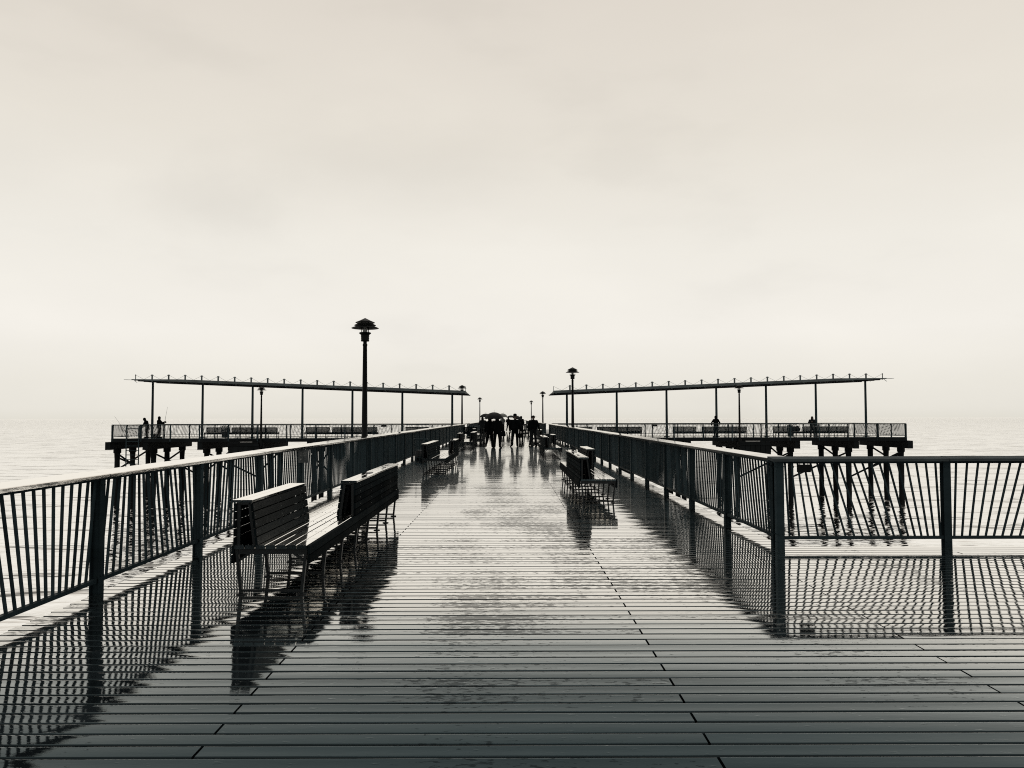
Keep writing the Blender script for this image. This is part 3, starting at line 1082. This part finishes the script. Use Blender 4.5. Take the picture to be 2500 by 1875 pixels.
# ------------------------------------------------------------------ signs
root = thing('sign', 'small grey notice plate on a post of the left railing, above the foreground bench', 'sign', (RAIL_L + 0.085, 14.84, 0.0))
q = MB()
q.box(-0.015, -0.003, -0.09, 0.09, 0.80, 1.02)
q.box(-0.09, 0.09, -0.075, -0.068, 0.80, 1.035)
obj('plate', q, M['sign'], root)
q = MB()
for i, (w, z) in enumerate(((0.12, 0.985), (0.10, 0.965), (0.12, 0.935), (0.11, 0.918))):
    q.box(-w / 2, w / 2, -0.0775, -0.0752, z, z + 0.009)
q.box(-0.06, -0.03, -0.0775, -0.0752, 0.845, 0.875)
obj('print', q, M['text'], root)
root = thing('sign', 'blank black plate hanging on the right landing railing near the corner post', 'sign', (RAIL_R + 0.30, 10.16, 0))
q = MB()
q.prism([(-0.086, 0.928), (-0.080, 0.922), (0.080, 0.922), (0.086, 0.928), (0.086, 1.012), (0.080, 1.018), (-0.080, 1.018), (-0.086, 1.012)], 'y', -0.032, -0.024)
obj('plate', q, M['black'], root)
q = MB()
for x in (-0.05, 0.05):
    q.tube((x, -0.028, 1.005), (x, -0.028, 1.034), 0.006, 0.006, 8)
obj('hanger', q, M['steel'], root)
for x, word in ((-11.6, 'left'), (13.4, 'right')):
    root = thing('sign', f'tiny dark plate on the seaward railing of the {word} side pier', 'sign', (x, 75.8, 0))
    q = MB()
    q.box(-0.26, 0.26, -0.09, -0.07, 0.78, 1.04)
    obj('plate', q, M['black'], root)
    q = MB()
    q.box(-0.2, 0.2, -0.071, -0.02, 0.95, 1.0)
    obj('bracket', q, M['steel'], root)

# ladder on the outer end of the left side pier
root = thing('ladder', 'steel boarding ladder rising over the outer end of the left side pier', 'ladder', (-30.2, 65.82, 0))
for x in (-0.5, 0.5):
    q = MB()
    q.beam((x, 0, -2.6), (x, 0, 1.0), 0.07, 0.07)
    obj('stile', q, M['steel'], root)
for i in range(8):
    q = MB()
    z = -2.4 + i * 0.36
    q.beam((-0.5, 0, z), (0.5, 0, z), 0.05, 0.05)
    obj('rung', q, M['steel'], root)
q = MB()
q.beam((-0.5, 0, 0.78), (0.5, 0, 0.78), 0.05, 0.06)
obj('grab_bar', q, M['steel'], root)

# ------------------------------------------------------------------ people
def remesh(q, name, m_, voxel, smooth=4):
    me = q.mesh(name)
    tmp = bpy.data.objects.new('tmp', me)
    COL.objects.link(tmp)
    md = tmp.modifiers.new('r', 'REMESH')
    md.mode = 'VOXEL'
    md.voxel_size = voxel
    md.use_smooth_shade = True
    if smooth:
        sm = tmp.modifiers.new('s', 'SMOOTH')
        sm.factor = 0.5
        sm.iterations = smooth
    dg = bpy.context.evaluated_depsgraph_get()
    res = bpy.data.meshes.new_from_object(tmp.evaluated_get(dg))
    res.name = name
    bpy.data.objects.remove(tmp)
    res.materials.clear()
    res.materials.append(m_)
    return res


def person(label, loc, rz=0.0, h=1.74, pose=None, coat='cloth', coat_len=0.62, head='hood', trousers='cloth', voxel=0.013, group=None, lean=0.0):
    """faces local +y. pose overrides joint positions for a 1.74 m figure"""
    P = dict(hipL=(-0.09, 0, 0.92), kneeL=(-0.10, 0.10, 0.50), ankL=(-0.10, -0.10, 0.12), toeL=(-0.11, 0.03, 0.03),
             hipR=(0.09, 0, 0.92), kneeR=(0.10, 0.04, 0.49), ankR=(0.10, 0.06, 0.08), toeR=(0.12, 0.24, 0.035),
             chest=(0, 0.0, 1.36), neck=(0, 0.01, 1.46), head=(0, 0.03, 1.62),
             elbL=(-0.27, -0.05, 1.10), wriL=(-0.26, 0.06, 0.86), elbR=(0.27, -0.02, 1.10), wriR=(0.26, 0.10, 0.86))
    if pose:
        P.update(pose)
    V = {k_: Vector(v) for k_, v in P.items()}
    shL, shR = V['chest'] + Vector((-0.19, 0, 0.03)), V['chest'] + Vector((0.19, 0, 0.03))
    q = MB()
    pel = (V['hipL'] + V['hipR']) / 2
    for s_ in (-1, 1):
        q.capsule(pel + Vector((s_ * 0.07, 0, 0.03)), V['chest'] + Vector((s_ * 0.09, 0, -0.02)), 0.105, 0.105)
    q.capsule(shL, shR, 0.062, 0.062)
    q.capsule(V['chest'] + Vector((0, 0, 0.04)), V['neck'], 0.07, 0.055)
    q.capsule(V['neck'], V['head'] - Vector((0, 0.01, 0.06)), 0.055, 0.062)
    q.capsule(V['head'] + Vector((0, 0.0, -0.035)), V['head'] + Vector((0, -0.005, 0.03)), 0.072, 0.086)
    fw = Vector((0, 1, 0))
    q.capsule(V['head'] + Vector((0, 0.085, -0.01)), V['head'] + Vector((0, 0.098, -0.03)), 0.012, 0.016)
    q.capsule(V['head'] + Vector((0, 0.06, -0.09)), V['head'] + Vector((0, 0.065, -0.085)), 0.028, 0.028)
    for s_ in (-1, 1):
        q.capsule(V['head'] + Vector((s_ * 0.083, -0.005, -0.03)), V['head'] + Vector((s_ * 0.088, -0.012, 0.01)), 0.014, 0.016)
    for S, sh in (('L', shL), ('R', shR)):
        e, w = V['elb' + S], V['wri' + S]
        q.capsule(sh, e, 0.056, 0.043)
        q.capsule(e, w, 0.042, 0.030)
        d_ = (w - e).normalized()
        sx = -1 if S == 'L' else 1
        sd = d_.cross(Vector((sx, 0, 0)))
        if sd.length < 0.1:
            sd = Vector((0, 1, 0))
        sd.normalize()
        pm_ = w + d_ * 0.085
        q.capsule(w + sd * 0.012, pm_ + sd * 0.022, 0.022, 0.020)
        q.capsule(w - sd * 0.012, pm_ - sd * 0.022, 0.022, 0.020)
        inw = d_.cross(sd) * 0.02 * sx
        for fi, ln in enumerate((0.068, 0.078, 0.072, 0.055)):
            b_ = pm_ + sd * (0.033 - 0.022 * fi)
            mid = b_ + d_ * ln * 0.55 + inw * 0.5
            q.capsule(b_, mid, 0.0095, 0.009)
            q.capsule(mid, mid + d_ * ln * 0.4 + inw, 0.009, 0.008)
        tb = w + d_ * 0.03 + sd * 0.03
        q.capsule(tb, tb + d_ * 0.05 + sd * 0.035, 0.011, 0.009)
        hp, kn, an, to = V['hip' + S], V['knee' + S], V['ank' + S], V['toe' + S]
        q.capsule(hp, kn, 0.092, 0.060)
        q.capsule(kn, an, 0.058, 0.042)
        ft = (to - an)
        q.capsule(an + Vector((0, -0.03, -0.03)), to, 0.042, 0.036)
    sc = h / 1.74
    body = remesh(q, 'person', M['skin'], voxel, 3)
    ob = link('person', body, None, loc)
    ob.rotation_euler = (0, 0, rz)
    ob.scale = (sc, sc, sc)
    tag(ob, label, 'person', group)
    # trousers and shoes
    q = MB()
    for S in 'LR':
        q.capsule(V['hip' + S] + Vector((0, 0, 0.02)), V['knee' + S], 0.110, 0.080)
        q.capsule(V['knee' + S], V['ank' + S] + Vector((0, 0, 0.0)), 0.079, 0.066)
    q.capsule(V['hipL'], V['hipR'], 0.11, 0.11)
    link('trousers', remesh(q, 'trousers', M[trousers], 0.018, 2), ob)
    for S in 'LR':
        q = MB()
        q.capsule(V['ank' + S] + Vector((0, -0.035, -0.025)), V['toe' + S], 0.052, 0.044)
        link('shoe', remesh(q, 'shoe', M['cloth'], 0.016, 2), ob)
    # coat: body, skirt, sleeves
    q = MB()
    low = V['chest'].z - coat_len + 0.09
    for s_ in (-1, 1):
        q.capsule(Vector((pel.x + s_ * 0.09, pel.y - 0.01, max(low, 0.35))), pel + Vector((s_ * 0.085, 0, 0.05)), 0.135, 0.128)
        q.capsule(pel + Vector((s_ * 0.085, 0, 0.05)), V['chest'] + Vector((s_ * 0.10, 0, -0.01)), 0.128, 0.128)
    q.capsule(shL, shR, 0.085, 0.085)
    q.capsule(V['chest'] + Vector((0, 0, 0.05)), V['neck'] - Vector((0, 0.01, 0.02)), 0.09, 0.078)
    for S, sh in (('L', shL), ('R', shR)):
        e, w = V['elb' + S], V['wri' + S]
        q.capsule(sh, e, 0.078, 0.062)
        q.capsule(e, e.lerp(w, 0.95), 0.062, 0.048)
    if head == 'hood':
        q.capsule(V['neck'], V['head'] + Vector((0, -0.02, 0.02)), 0.095, 0.118)
    link('coat', remesh(q, 'coat', M[coat], 0.017, 3), ob)
    if head == 'hat':
        q = MB()
        c = tuple(V['head'] + Vector((0, 0, 0.05)))
        q.lathe([(0.001, 0.135), (0.06, 0.13), (0.092, 0.10), (0.102, 0.02), (0.15, 0.008), (0.155, -0.004), (0.10, -0.002), (0.001, 0.0)], 24, c)
        link('hat', q.mesh('hat', M['cloth']), ob)
    elif head == 'cap':
        q = MB()
        c = tuple(V['head'] + Vector((0, 0, 0.03)))
        q.lathe([(0.001, 0.088), (0.05, 0.076), (0.085, 0.045), (0.098, 0.0), (0.09, -0.006), (0.001, -0.006)], 22, c)
        hd = pose.get('visor', (0.0, 1.0)) if pose else (0.0, 1.0)
        a = Vector((hd[0], hd[1], 0)).normalized()
        b2 = Vector((-a.y, a.x, 0))
        pts = [b2 * 0.085 + a * 0.03, b2 * 0.075 + a * 0.13, a * 0.185, -b2 * 0.075 + a * 0.13, -b2 * 0.085 + a * 0.03]
        C = Vector(c)
        q.add([C + p_ + Vector((0, 0, 0.010)) for p_ in pts] + [C + p_ + Vector((0, 0, -0.006)) for p_ in pts],
              [tuple(range(5)), tuple(range(9, 4, -1))] + [(i, i + 5, (i + 1) % 5 + 5, (i + 1) % 5) for i in range(5)])
        link('cap', q.mesh('cap', M['cloth']), ob)
    elif head == 'hair':
        q = MB()
        q.capsule(V['head'] + Vector((0, -0.02, 0.035)), V['head'] + Vector((0, -0.03, -0.03)), 0.098, 0.095)
        q.capsule(V['head'] + Vector((-0.05, -0.05, -0.04)), V['head'] + Vector((-0.07, -0.06, -0.20)), 0.06, 0.04)
        q.capsule(V['head'] + Vector((0.05, -0.05, -0.04)), V['head'] + Vector((0.07, -0.06, -0.20)), 0.06, 0.04)
        link('hair', remesh(q, 'hair', M['cloth'], 0.018, 2), ob)
    return ob


def umbrella(label, loc, r=0.48, dome=0.30, rod=0.80, m_='umb', tilt=(0, 0)):
    """loc is the crown of the canopy"""
    root = thing('umbrella', label, 'umbrella', loc)
    root.rotation_euler = (tilt[0], tilt[1], 0.2)
    q = MB()
    n, rings = 32, 7
    for off, flip in ((0.0, False), (-0.006, True)):
        vs = [(0, 0, off)]
        for k_ in range(1, rings + 1):
            u = k_ / rings
            for i in range(n):
                a = 2 * math.pi * i / n
                ph = (i % 4) / 4
                sag = 1 - 0.055 * u * math.sin(math.pi * ph)
                rr = r * math.sin(u * 1.28) / math.sin(1.28) * sag
                z = -dome * (1 - math.cos(u * 1.28)) / (1 - math.cos(1.28)) + (0.035 * u ** 4 * math.sin(math.pi * ph))
                vs.append((rr * math.cos(a), rr * math.sin(a), z + off))
        fs = [(0, 1 + i, 1 + (i + 1) % n) for i in range(n)]
        for k_ in range(rings - 1):
            for i in range(n):
                fs.append((1 + k_ * n + i, 1 + (k_ + 1) * n + i, 1 + (k_ + 1) * n + (i + 1) % n, 1 + k_ * n + (i + 1) % n))
        if flip:
            fs = [f[::-1] for f in fs]
        q.add(vs, fs, True)
    obj('umbrella_cloth', q, M[m_], root)
    q = MB()
    q.tube((0, 0, -rod), (0, 0, 0.10), 0.008, 0.007, 8)
    q.tube((0, 0, 0.10), (0, 0, 0.14), 0.005, 0.003, 8)
    obj('shaft', q, M['black'], root)
    q = MB()
    for i in range(8):
        a = 2 * math.pi * i / 8
        q.tube((0, 0, -0.012), (r * 0.62 * math.cos(a), r * 0.62 * math.sin(a), -dome * 0.36), 0.004, 0.004, 5)
        q.tube((r * 0.62 * math.cos(a), r * 0.62 * math.sin(a), -dome * 0.36), (r * 0.985 * math.cos(a), r * 0.985 * math.sin(a), -dome * 0.985), 0.004, 0.004, 5)
    obj('rib', q, M['black'], root)
    q = MB()
    q.capsule((0, 0, -rod - 0.08), (0, 0, -rod + 0.01), 0.016, 0.014)
    obj('handle', q, M['black'], root)
    return root


def bag(label, loc, size=(0.30, 0.13, 0.26), m_='cloth'):
    root = thing('bag', label, 'bag', loc)
    q = MB()
    w, d_, hh = size
    for sx in (-1, 1):
        q.capsule((sx * w * 0.32, 0, d_ / 2), (sx * w * 0.28, 0, hh - d_ * 0.3), d_ * 0.62, d_ * 0.42)
    q.capsule((-w * 0.3, 0, d_ / 2), (w * 0.3, 0, d_ / 2), d_ * 0.6, d_ * 0.6)
    q.capsule((-w * 0.25, 0, hh * 0.6), (w * 0.25, 0, hh * 0.6), d_ * 0.5, d_ * 0.5)
    link('bag_body', remesh(q, 'bag_body', M[m_], 0.016, 2), root)
    q = MB()
    for s_ in (-1, 1):
        q.tube((s_ * w * 0.25, 0, hh * 0.85), (s_ * w * 0.12, 0, hh + 0.12), 0.010, 0.010, 6)
    q.tube((-w * 0.12, 0, hh + 0.12), (w * 0.12, 0, hh + 0.12), 0.010, 0.010, 6)
    obj('bag_handle', q, M['cloth'], root)
    return root


UP_R = dict(elbR=(0.25, 0.14, 1.14), wriR=(0.12, 0.26, 1.26))
UP_L = dict(elbL=(-0.25, 0.14, 1.14), wriL=(-0.12, 0.26, 1.26))
step = dict(kneeL=(-0.13, 0.0, 0.50), ankL=(-0.19, -0.30, 0.24), toeL=(-0.21, -0.24, 0.08), kneeR=(0.12, 0.06, 0.49), ankR=(0.14, 0.08, 0.08), toeR=(0.19, 0.26, 0.035))
stand = dict(kneeL=(-0.12, 0.03, 0.50), ankL=(-0.13, 0.0, 0.08), toeL=(-0.17, 0.18, 0.035), kneeR=(0.12, 0.03, 0.49), ankR=(0.13, 0.0, 0.08), toeR=(0.17, 0.18, 0.035))
step2 = dict(kneeL=(-0.13, 0.05, 0.5), ankL=(-0.15, 0.02, 0.08), toeL=(-0.17, 0.2, 0.035), kneeR=(0.14, 0.08, 0.49), ankR=(0.15, 0.14, 0.08), toeR=(0.22, 0.30, 0.035))
step3 = dict(kneeL=(-0.14, -0.01, 0.50), ankL=(-0.17, -0.14, 0.12), toeL=(-0.24, -0.03, 0.035), kneeR=(0.12, 0.05, 0.49), ankR=(0.13, 0.08, 0.08), toeR=(0.15, 0.27, 0.035))

person('person in a dark coat lifting the left foot, on the left under the large umbrella', (-1.06, 44.0, 0), 0, 1.68, {**step, **UP_R}, 'cloth', 0.46, 'hood')
person('person in a dark coat walking on the right side under the large umbrella', (-0.66, 43.6, 0), 0, 1.70, {**step2, 'wriR': (0.30, 0.05, 0.86)}, 'cloth', 0.46, 'hair')
umbrella('large black umbrella shared by the two walkers in front', (-0.83, 43.95, 1.90), 0.54, 0.37, 0.62, 'umb')
bag('dark bag hanging at the side of the right walker under the large umbrella', (-0.40, 43.65, 0.62), (0.34, 0.15, 0.30))
person('person in a brimmed hat and dark jacket walking alone in the middle', (0.30, 45.4, 0), 0, 1.77, {**step3, 'elbL': (-0.29, 0.02, 1.12), 'elbR': (0.31, -0.03, 1.08), 'wriR': (0.33, 0.05, 0.85)}, 'cloth', 0.43, 'hat')
bag('dark bag carried in the right hand of the person in the hat', (0.62, 45.45, 0.50), (0.24, 0.13, 0.26))
person('person in a peaked cap walking beside the third right bench', (1.36, 47.1, 0), -0.15, 1.74, {**step3, 'visor': (1.0, 0.35), 'elbL': (-0.30, 0.02, 1.10), 'elbR': (0.32, -0.04, 1.10), 'wriR': (0.36, 0.04, 0.86)}, 'cloth', 0.36, 'cap', 'cloth2')
# farther walkers
person('person behind the left end of the large umbrella, both arms raised', (-2.05, 62.0, 0), 0.2, 1.68, {**stand, **UP_L}, 'cloth2', 0.6, 'hair', voxel=0.02)
umbrella('black umbrella showing past the left edge of the large umbrella', (-1.80, 62.1, 1.92), 0.48, 0.28, 0.7, 'umb')
person('person in a pale grey jacket behind the right end of the large umbrella', (-0.78, 92.0, 0), 0, 1.72, {**step3, **UP_R}, 'grey', 0.5, 'hair', voxel=0.02)
umbrella('pale patterned umbrella behind the right edge of the large umbrella', (-0.70, 92.1, 2.08), 0.56, 0.36, 0.75, 'umb_grey', (0.1, 0.15))
person('person behind the left shoulder of the walker in the hat', (-0.15, 96.0, 0), 0, 1.70, {**step, **UP_L}, 'cloth', 0.6, 'hood', voxel=0.02)
umbrella('dark umbrella behind the left shoulder of the walker in the hat', (0.16, 96.0, 1.88), 0.52, 0.26, 0.75, 'umb')
person('person holding up an umbrella behind the right shoulder of the walker in the hat', (1.12, 80.0, 0), 0, 1.76, {**step2, **UP_L}, 'cloth', 0.5, 'hood', voxel=0.02)
umbrella('dark grey umbrella behind the right shoulder of the walker in the hat', (0.82, 80.0, 1.78), 0.50, 0.34, 0.7, 'umb', (0.0, 0.25))
# people on the side piers
person('hooded person bending forward beside the outermost canopy post of the left side pier', (-29.45, 66.75, 0), math.pi / 2, 1.72,
       {**stand, 'chest': (0, 0.10, 1.33), 'neck': (0, 0.17, 1.43), 'head': (0, 0.26, 1.55), 'elbL': (-0.25, 0.22, 1.08), 'wriL': (-0.20, 0.38, 0.95), 'elbR': (0.25, 0.22, 1.08), 'wriR': (0.20, 0.38, 0.95)},
       'cloth', 0.62, 'hood', voxel=0.018)
person('person in a tall hood holding a fishing rod on the left side pier', (-28.45, 66.65, 0), -math.pi / 2, 1.76,
       {**stand, 'elbL': (-0.22, 0.24, 1.16), 'wriL': (-0.10, 0.42, 1.22), 'elbR': (0.22, 0.22, 1.12), 'wriR': (0.08, 0.44, 1.30)}, 'cloth', 0.52, 'hood', voxel=0.018)
root = thing('fishing_rod', 'fishing rod held upright by the person in the tall hood', 'fishing rod', (-27.98, 66.6, 1.18))
q = MB()
q.tube((0, 0, 0), (0.05, 0, 0.4), 0.016, 0.014, 8)
obj('grip', q, M['cloth'], root)
q = MB()
q.tube((0.05, 0, 0.4), (0.22, 0, 1.35), 0.012, 0.005, 6)
obj('rod', q, M['cloth'], root)
q = MB()
q.tube((0.10, -0.04, 0.12), (0.10, 0.04, 0.12), 0.045, 0.045, 10)
obj('reel', q, M['black'], root)
root = thing('fishing_rod', 'thin fishing rod leaning out past the end railing of the left side pier', 'fishing rod', (-31.1, 66.4, 0.02))
q = MB()
q.tube((0.35, 0, 0), (0.0, 0, 0.6), 0.02, 0.016, 8)
obj('grip', q, M['cloth'], root)
q = MB()
q.tube((0.0, 0, 0.6), (-0.85, 0, 1.75), 0.012, 0.006, 6)
obj('rod', q, M['cloth'], root)
person('person in a wide dark cape standing behind the middle bench of the right side pier', (17.15, 68.15, 0), 0.2, 1.74, {**stand, 'elbL': (-0.36, 0.02, 1.16), 'wriL': (-0.34, 0.12, 0.98), 'elbR': (0.36, 0.02, 1.16), 'wriR': (0.34, 0.12, 0.98)}, 'cloth', 0.85, 'hood', voxel=0.018)
person('long-haired person leaning on the near railing of the right side pier', (24.62, 66.62, 0), math.pi * 0.85, 1.72,
       {**stand, 'chest': (0, 0.08, 1.33), 'head': (0, 0.15, 1.57), 'neck': (0, 0.11, 1.43), 'elbL': (-0.26, 0.26, 1.16), 'wriL': (-0.08, 0.34, 1.22), 'elbR': (0.26, 0.26, 1.16), 'wriR': (0.08, 0.34, 1.22)},
       'cloth2', 0.72, 'hair', voxel=0.018)
bag('lumpy dark bag left on the outermost bench of the right side pier', (23.45, 67.45, 0.46), (0.9, 0.3, 0.42), 'cloth2')
bag('shopping bag on the deck behind the two people fishing', (-28.95, 67.3, 0.02), (0.4, 0.2, 0.34), 'cloth2')
